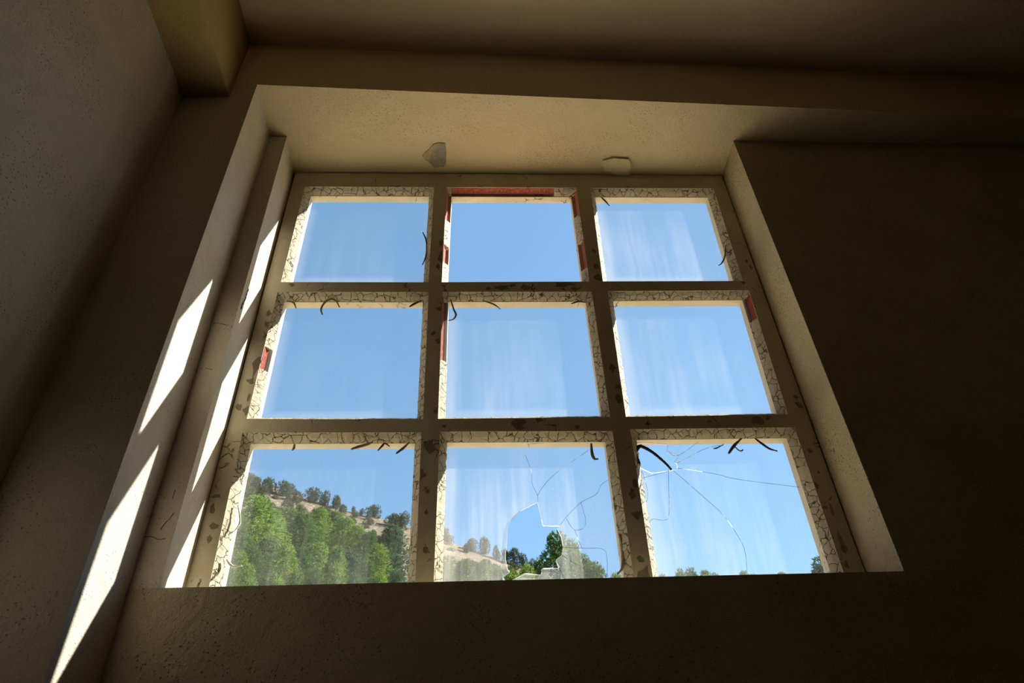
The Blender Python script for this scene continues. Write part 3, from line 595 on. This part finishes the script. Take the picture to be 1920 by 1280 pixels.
# putty beads, with gaps where it has fallen out and the red primer shows
BARE = {(1, 'top'): [(.035, .83)], (1, 'left'): [(0, .36), (.62, .80)], (1, 'right'): [(0.02, .30), (.58, .86)],
        (3, 'left'): [(.46, .63)], (5, 'right'): [(.03, .25)], (4, 'left'): [(.05, .56)], (6, 'left'): [(.0, .02)]}
def bead(k, side, t0, t1, kind):
    tl, tr, br, bl = OP[k]
    if side == 'top':    A, B, d = tl, tr, (0, -1)
    elif side == 'bottom': A, B, d = bl, br, (0, 1)
    elif side == 'left': A, B, d = tl, bl, (1, 0)
    else:                A, B, d = tr, br, (-1, 0)
    L = math.hypot(B[0]-A[0], B[1]-A[1])
    n = max(4, int(L*(t1-t0)/.005))
    seed = k*37+hash_side[side]*11
    b = MB(); ring = 5
    for i in range(n+1):
        t = t0+(t1-t0)*i/n
        x, z = A[0]+(B[0]-A[0])*t, A[1]+(B[1]-A[1])*t
        s = t*L
        n1 = noise.noise(Vector((s*70, seed, 0)))
        n2 = noise.noise(Vector((s*210, seed, 5)))
        n3 = noise.noise(Vector((s*330, seed, 9)))
        if kind == 'putty':
            w = .0150 + .0014*n1 + .0013*n2
            prof = [(-.0002, .0006+.0006*abs(n3)), (.0022+.0007*n3, .0035), (w*.55+.0013*n2, .0100-.0006*n1), (w, .0198), (-.001, .0203)]
        else:
            w = .0045 + .0008*n1
            prof = [(-.0002, .0012), (.0012, .003), (.0022+.0006*n2, .011), (w, .0203), (-.001, .0205)]
        for e, y in prof:
            b.v.append((x+d[0]*e, y, z+d[1]*e))
    for i in range(n):
        for q in range(ring):
            q2 = (q+1) % ring
            b.face((i*ring+q, i*ring+q2, (i+1)*ring+q2, (i+1)*ring+q))
    b.face(list(range(ring))); b.face([n*ring+q for q in range(ring)][::-1])
    o = wbuild(b, 'putty_bead' if kind == 'putty' else 'bare_primer', M_PUTTY if kind == 'putty' else M_RED)
    if kind != 'putty': o['label'] = 'bare red primer where the putty has fallen out'
hash_side = {'top': 1, 'bottom': 2, 'left': 3, 'right': 4}
for k in range(9):
    for side in ('top', 'left', 'right', 'bottom'):
        gaps = BARE.get((k, side), [])
        t = 0.0
        for g0, g1 in gaps:
            if g0 > t+.005: bead(k, side, t, g0, 'putty')
            bead(k, side, g0, g1, 'bare'); t = g1
        if t < .995: bead(k, side, t, 1.0, 'putty')

# glass panes (the top middle one is missing)
GY0, GY1 = .0206, .0236
DUST = {0: .018, 2: .08, 3: .018, 4: .058, 5: .075, 6: .05, 7: .15, 8: .09}
def dense(loop, step=.012):
    out = []
    for i in range(len(loop)):
        a, c = loop[i], loop[(i+1) % len(loop)]
        L = math.hypot(c[0]-a[0], c[1]-a[1]); n = max(1, int(L/step))
        for j in range(n):
            out.append((a[0]+(c[0]-a[0])*j/n, a[1]+(c[1]-a[1])*j/n))
    return out
for k in range(9):
    if k == 1: continue
    outer = inset(OP[k], .007)
    b = MB()
    hole = [tuple(q) for q in D['hole8']] if k == 7 else [tuple(q) for q in D['hole9']] if k == 8 else None
    loops = [outer] + ([hole] if hole else [])
    flat = [q for lp in loops for q in lp]
    tris = tessellate_polygon([[Vector((x, z, 0)) for x, z in lp] for lp in loops])
    nF = len(flat)
    b.v += [(x, GY0, z) for x, z in flat] + [(x, GY1, z) for x, z in flat]
    for a, c, d in tris:
        (x1, z1), (x2, z2), (x3, z3) = flat[a], flat[c], flat[d]
        if (x2-x1)*(z3-z1)-(x3-x1)*(z2-z1) < 0: a, c = c, a
        b.face((a, c, d), 0); b.face((nF+d, nF+c, nF+a), 1)
    s = 0
    for lp in loops:
        n = len(lp)
        for i in range(n):
            b.face((s+i, nF+s+i, nF+s+(i+1) % n, s+(i+1) % n), 2)
        s += n
    if hole:
        for ln in D['crack8' if k == 7 else 'crack9']:
            ribbon(b, ln, .00095, GY0-.0007, 3)
        # broken rim: a slim bright line of fractured glass round the hole
        ribbon(b, hole+[hole[0]], .0013, GY0-.0007, 2)
    o = wbuild(b, 'glass_pane', [M_DUSTY, M_GLASS, M_EDGE, M_CRACK], fix=False)
    o.color = (DUST[k], 0, 0, 1)
    if k == 7: o['label'] = 'shattered pane with a large hole and cracks'
    if k == 8: o['label'] = 'cracked pane with its upper left corner missing'

# ---------------------------------------------------------------- dry strands and the string of old sealant caught in the window
SL = {
 's1': 'thin dark curved strand against the right edge of the top left pane',
 's2': 'short olive strand hanging in the upper left corner of the top right pane',
 's3': 'thin pinkish hooked strand on the right edge of the top right pane',
 's4': 'short olive curl in the upper left corner of the middle row left pane',
 's5': 'olive arched strand with two ends hanging from the top of the middle row left pane',
 's6': 'short dark stub in the upper right corner of the middle row left pane',
 's7': 'looped brown strand in the upper left corner of the centre pane',
 's8': 'small olive strand hanging from the top edge of the centre pane',
 's9': 'short dark strand in the upper right corner of the centre pane',
 's10': 'pale curved strand near the bottom left corner of the bottom left pane',
 's11': 'pale bowed thread along the left edge of the bottom left pane',
 's12': 'tiny brown stub on the top edge of the bottom left pane, left of its middle',
 's13': 'thick brown strand slanting along the top of the bottom left pane, right of middle',
 's14': 'dark forked bit between two brown strands atop the bottom left pane',
 's15': 'brown strand slanting in the upper right corner of the bottom left pane',
 's16': 'brown hooked strand in the upper right corner of the bottom middle pane',
 's17': 'long reddish brown strand on the right edge of the bottom middle pane',
 's18': 'thick brown strand slanting down left from the top of the bottom right pane',
 's19': 'dark brown strand slanting down right near the top right of the bottom right pane',
 's20': 'thin short dark thread near the top middle of the bottom right pane',
 'twig': 'bent dark string of old sealant poking through the broken corner of the bottom right pane',
}
for name, pts, r, ci in D['strands']:
    r *= 1.45 if name != 'twig' else 1.9
    tw = name == 'twig'
    base = Vector((pts[-1][0], 0.0, pts[-1][1]))
    rr = random.Random(name)
    ctrl = []
    for i, (x, z) in enumerate(pts):
        y = .0165 - r + .002*math.sin(i*1.7) - (.002 if i in (0, len(pts)-1) else 0)
        if tw: y = (.012, .016, .020, .022, .018, .015, .0165)[i]
        ctrl.append((x-base.x, y, z-base.z))
    path = spline(ctrl, 8 if not tw else 10)
    n = len(path)
    radii = []
    for i in range(n):
        t = i/(n-1)
        rad = r*(.65+.5*math.sin(math.pi*min(1, t*1.15))) * (1+.18*noise.noise(Vector((i*.8, r*900, 3))))
        if tw: rad = r*(1.25-.75*t)*(1+.25*noise.noise(Vector((i*.7, 1, 2))))
        radii.append(max(rad, .0005))
    b = MB(); b.tube(path, radii, 8, squash=.7)
    if tw:   # lumps along this string of old sealant
        for i in (14, 26, 36):
            if i < n-3:
                p = path[i]; b.tube([p, p+Vector((.002, -.001, .003))], [r*.6, r*.25], 6)
    if name == 's18':
        q = path[n//2]
        b.tube(spline([q, q+Vector((.008, -.001, -.012)), q+Vector((.014, -.001, -.013)), q+Vector((.017, 0, -.010))], 5), r*.5, 6)
    o = b.build('old_sealant_string' if tw else 'dry_strand', M_STRAND[ci], smooth=True,
                label=SL[name], cat='twig' if tw else 'dry strand', group=None if tw else 'dry strands caught in the window')
    o.location = base

# ---------------------------------------------------------------- the land outside
ELS = D['els']
def ground_z(x, y):
    dx, dy = x-EYE.x, y-EYE.y
    d = math.hypot(dx, dy); az = math.degrees(math.atan2(dx, dy))
    el = ELS[-1][1]
    for (a0, e0), (a1, e1) in zip(ELS, ELS[1:]):
        if a0 <= az <= a1:
            el = e0+(e1-e0)*(az-a0)/(a1-a0); break
    zr = max(120*math.tan(math.radians(el))+EYE.z, -2.2)
    if d < 12: return -2.2
    if d < 120: return -2.2+(zr+2.2)*((d-12)/108)**1.3
    return zr-(d-120)*.45 if zr > -2.2 else -2.2
NA = 300
dist = [0.5, 4, 8, 12, 14, 17, 20, 24, 28, 32, 36, 40, 45, 50, 55, 60, 65, 70, 75, 80, 84, 88, 92, 96, 100, 103, 106, 109, 112, 114, 116, 118, 120, 123, 130, 150]
angs = []
a = -180.0
while a < 180.0:
    angs.append(a); a += .5 if -35 <= a < 45 else 5.0
b = MB(); na = len(angs)
for d in dist:
    for a in angs:
        x, y = EYE.x+d*math.sin(math.radians(a)), EYE.y+d*math.cos(math.radians(a))
        z = ground_z(x, y)
        if d > 14:
            k = min(1.0, (d-14)/40)
            z += k*(.45*noise.noise(Vector((x*.22, y*.22, 1)))+.35*noise.noise(Vector((x*.7, y*.7, 4))))*(.5 if d > 110 else 1)
        b.v.append((x, y, z))
for i in range(len(dist)-1):
    for j in range(na):
        j2 = (j+1) % na
        b.face((i*na+j, i*na+j2, (i+1)*na+j2, (i+1)*na+j))
b.face([j for j in range(na)][::-1])
b.build('hillside', M_HILL, smooth=True, fix=True, kind='structure')

def tuft(b, p, nrm, s, rn, blades=3):
    for _ in range(blades):
        d = (nrm*.8+Vector((rn.gauss(0, .6), rn.gauss(0, .6), rn.gauss(.25, .55)))).normalized()
        side = d.cross(Vector((rn.gauss(0, 1), rn.gauss(0, 1), rn.gauss(0, 1))))
        if side.length < 1e-4: continue
        side.normalize()
        w = s*rn.uniform(.22, .36); L = s*rn.uniform(.7, 1.25)
        i = len(b.v)
        b.v += [tuple(p-side*w*.5), tuple(p+side*w*.5), tuple(p+d*L+side*w*.3), tuple(p+d*L*1.1-side*w*.3)]
        b.face((i, i+1, i+2, i+3))

CROWN_H = 6.0      # height of a pine in crown radii
def crown_mesh(seed, n_clump, n_tuft, slim):
    """foliage of a pine of unit crown radius, CROWN_H tall"""
    rn = random.Random(seed); b = MB()
    for c in range(n_clump):
        t = (c+.5)/n_clump
        h = 2.3+3.35*t
        prof = (1-max(0, t-.35)/.65)**(.75*slim) if t > .35 else .7+.3*t/.35
        a = c*2.399+rn.uniform(-.5, .5)
        r = max(.05, prof)*rn.uniform(.45, .8)*(1 if c < n_clump-1 else 0)
        cen = Vector((r*math.cos(a), r*math.sin(a), h))
        cr = rn.uniform(.30, .46)*(1-.25*t)
        for k in range(n_tuft):
            u = Vector((rn.gauss(0, 1), rn.gauss(0, 1), rn.gauss(.3, .9))).normalized()
            q = cen+Vector((u.x*cr, u.y*cr, u.z*cr*.8))
            tuft(b, q, u, .13, rn, 2)
    return b
def trunk_mesh(seed):
    rn = random.Random(seed); b = MB()
    path = [Vector((rn.uniform(-.05, .05)*i, rn.uniform(-.05, .05)*i, i/6*CROWN_H*.93)) for i in range(7)]
    b.tube(path, [.10, .09, .08, .065, .05, .035, .012], 7)
    for k in range(10):
        h = 2.2+.33*k; a = k*2.4; L = .75*(1-k/14)
        b.tube([Vector((0, 0, h)), Vector((.5*L*math.cos(a), .5*L*math.sin(a), h+.12)), Vector((L*math.cos(a), L*math.sin(a), h+.2))], [.03, .02, .008], 5)
    return b
protos = []
for i in range(5):
    cb = crown_mesh(100+i, 44, 62, (1.0, .8, 1.3, .9, 1.1)[i])
    me = bpy.data.meshes.new('pine_crown')
    me.from_pydata(cb.v, [], cb.f)
    tb = trunk_mesh(50+i)
    mt = bpy.data.meshes.new('pine_trunk'); mt.from_pydata(tb.v, [], tb.f); mt.materials.append(M_BARK)
    protos.append((me, mt))
crown_cache = {}
def crown_for(v, hue):
    if (v, hue) not in crown_cache:
        me = protos[v][0].copy(); me.materials.append(M_LEAF[hue]); crown_cache[(v, hue)] = me
    return crown_cache[(v, hue)]

TL = [
 'bright green pine at the left edge of the bottom left pane, highest row',
 'tall rounded bright yellow-green pine, biggest crown behind the bottom left pane',
 'bright pine touching the right side of the biggest rounded crown',
 'pine at the top of the wood just right of the bright rounded crowns',
 'mid green pine in the top row under the bare tan slope',
 'bright topped pine in the top row, middle of the bottom left pane',
 'green pine in the top row just right of the middle bright topped one',
 'light green pine in the top row below the small ridge bush',
 'light green pine at the upper right of the wood, below bare rocks',
 'mid green pine at the right end of the top row, beside the rocky gully',
 'dark bluish pine standing apart at the right edge of the bottom left pane',
 'yellow-green pine with rounded top in front of the dark bluish pine',
 'green pine at the far left edge, second row from the top',
 'light pine in the second row beneath the left edge crowns',
 'mid green pine in the second row below the biggest rounded crown',
 'green pine in the second row below the bright crowns, left of middle',
 'bright pine in the second row, just left of the middle of the pane',
 'mid green pine in the second row at the middle of the bottom left pane',
 'bright pine in the second row, right of the middle of the pane',
 'green pine in the second row under the top row light green pines',
 'dark pine in the shaded hollow of the second row',
 'mid green pine in the second row left of the dark bluish pine',
 'nearest pine at the bottom left corner of the bottom left pane',
 'pointed bright pine at the bottom of the pane beside the pale strand',
 'small pointed bright pine at the bottom edge, left of middle',
 'green pine at the bottom edge, middle of the bottom left pane',
 'mid green pine at the bottom edge just right of the middle',
 'bright pointed pine at the bottom edge, right of the middle',
 'mid green pine at the bottom edge, third from the right end',
 'light pine at the bottom edge, second from the right end',
 'dark pine in the bottom right corner of the bottom left pane',
 'hazy pine at the left edge of the shattered bottom middle pane',
 'hazy pine second from the left behind the shattered pane',
 'hazy pine third from the left behind the shattered pane',
 'hazy pine just left of the hole in the shattered pane',
 'low bright green pine at the lower left inside the hole',
 'bright green pine in the middle of the bottom of the hole',
 'dark green pine left of and lower than the tall pine in the hole',
 'tall round crowned green pine standing out in the hole against the sky',
 'slim hazy pine just right of the hole in the shattered pane',
 'hazy pine right of the slim one behind the cracked glass',
 'broad hazy rounded pine at the right behind the shattered pane',
 'small hazy pine in the bottom right corner of the shattered pane',
 'faint hazy pine at the far left bottom edge of the bottom right pane',
 'hazy pine, left half of the widest clump in the bottom right pane',
 'hazy pine, middle and tallest of the widest clump in the bottom right pane',
 'hazy pine, right part of the widest clump in the bottom right pane',
 'tiny hazy treetop just right of the widest clump in the bottom right pane',
 'hazy treetop left of the long curved crack foot in the bottom right pane',
 'treetop right beside the foot of the long curved crack',
 'small low treetop between the curved crack and the single green one',
 'single small treetop in the right half of the bottom right pane',
 'dark bluish pine in the lower right corner of the bottom right pane',
]
SHL = [
 'grey-green shrub highest on the ridge, at the left edge of the bottom left pane',
 'shrub second from the left along the ridge line',
 'shrub third from the left along the ridge line',
 'shrub fourth from the left along the ridge line',
 'shrub fifth from the left, right of the ridge hump',
 'shrub on the slope under the highest ridge shrub, at the left edge',
 'shrub on the slope just left of the tan clearing',
 'shrub on the ridge above the right end of the tan clearing',
 'tallest pointed shrub in the middle of the ridge line',
 'shrub on the ridge right of the tallest pointed one',
 'shrub at the right end of the long ridge thicket',
 'tiny bush alone on the bare ridge',
 'tiny bush on the bare ridge touching the round bush',
 'round dark bush standing alone on the bare ridge against the sky',
 'dark shrub on the ridge right of the lone round bush',
 'dark shrub on the ridge touching the left mullion',
 'small low bush on the slope just below the lone round bush',
 'low shrub in the upper slope below the tan clearing',
 'low shrub on the slope left of and below the tan clearing',
 'low grey shrub on the slope above the middle pines',
 'hazy shrub on the ridge at the left edge of the shattered pane',
 'hazy shrub second from the left edge of the shattered pane',
 'hazy round shrub left of the pair on the ridge behind the shattered pane',
 'hazy taller shrub of the pair on the ridge behind the shattered pane',
 'wide hazy shrub on the ridge left of the hole',
 'dark shrub at the left edge of the hole in the shattered pane',
 'dark shrub second on the ridge inside the hole',
 'rounded dark shrub lower on the ridge inside the hole',
 'small rightmost shrub on the ridge inside the hole',
 'low hazy scrub on the ridge between the left edge and the pair of shrubs',
]

for i, (x, y, gz, h, rad, hue) in enumerate(D['trees']):
    rn = random.Random(900+i)
    root = bpy.data.objects.new('pine_tree', None)
    root.location = (x, y, gz-.15)
    root.rotation_euler = (0, 0, rn.uniform(0, 6.28))
    put(root, label=TL[i], cat='tree', group='pines on the hillside')
    v = i % 5
    c = put(bpy.data.objects.new('foliage', crown_for(v, hue)), root)
    s = (rad, rad, (h+.1)/CROWN_H)
    c.scale = s
    t = put(bpy.data.objects.new('trunk', protos[v][1]), root); t.scale = s

def dome_mesh(seed, n):
    rn = random.Random(seed); b = MB()
    lobes = [(Vector((rn.uniform(-.5, .5), rn.uniform(-.5, .5), rn.uniform(.25, .62))), rn.uniform(.28, .45)) for _ in range(9)]
    for c, r in lobes:
        for k in range(n):
            u = Vector((rn.gauss(0, 1), rn.gauss(0, 1), rn.gauss(0, 1))).normalized()
            tuft(b, c+u*r, u, .13, rn, 2)
    for k in range(5):
        a = k*1.3
        b.tube([Vector((0, 0, 0)), Vector((.12*math.cos(a), .12*math.sin(a), .25)), Vector((.3*math.cos(a), .3*math.sin(a), .55))], [.03, .022, .01], 5, 1)
    return b
domes = []
for i in range(4):
    db = dome_mesh(300+i, 95)
    me = bpy.data.meshes.new('shrub'); me.from_pydata(db.v, [], db.f)
    me.materials.append(M_SHRUB); me.materials.append(M_BARK)
    for p, m in zip(me.polygons, db.m): p.material_index = m
    domes.append(me)
for i, (x, y, gz, h, rad) in enumerate(D['shrubs']):
    o = bpy.data.objects.new('shrub', domes[i % 4])
    o.location = (x, y, gz-.12); o.scale = (rad, rad, (h+.12)/1.0)
    o.rotation_euler = (0, 0, i*1.9)
    put(o, label=SHL[i], cat='shrub', group='scrub on the ridge')

# low bushes scattered over the bare slope below the ridge: too alike to tell apart
for i, (x, y, gz, rad) in enumerate(D['bushes']):
    o = bpy.data.objects.new('low_bush', domes[i % 4])
    o.location = (x, y, gz-.1); o.scale = (rad, rad, rad*.95)
    o.rotation_euler = (0, 0, i*2.3)
    put(o, label='small low bush among many on the bare slope below the ridge', cat='bush', group='low bushes on the bare slope')
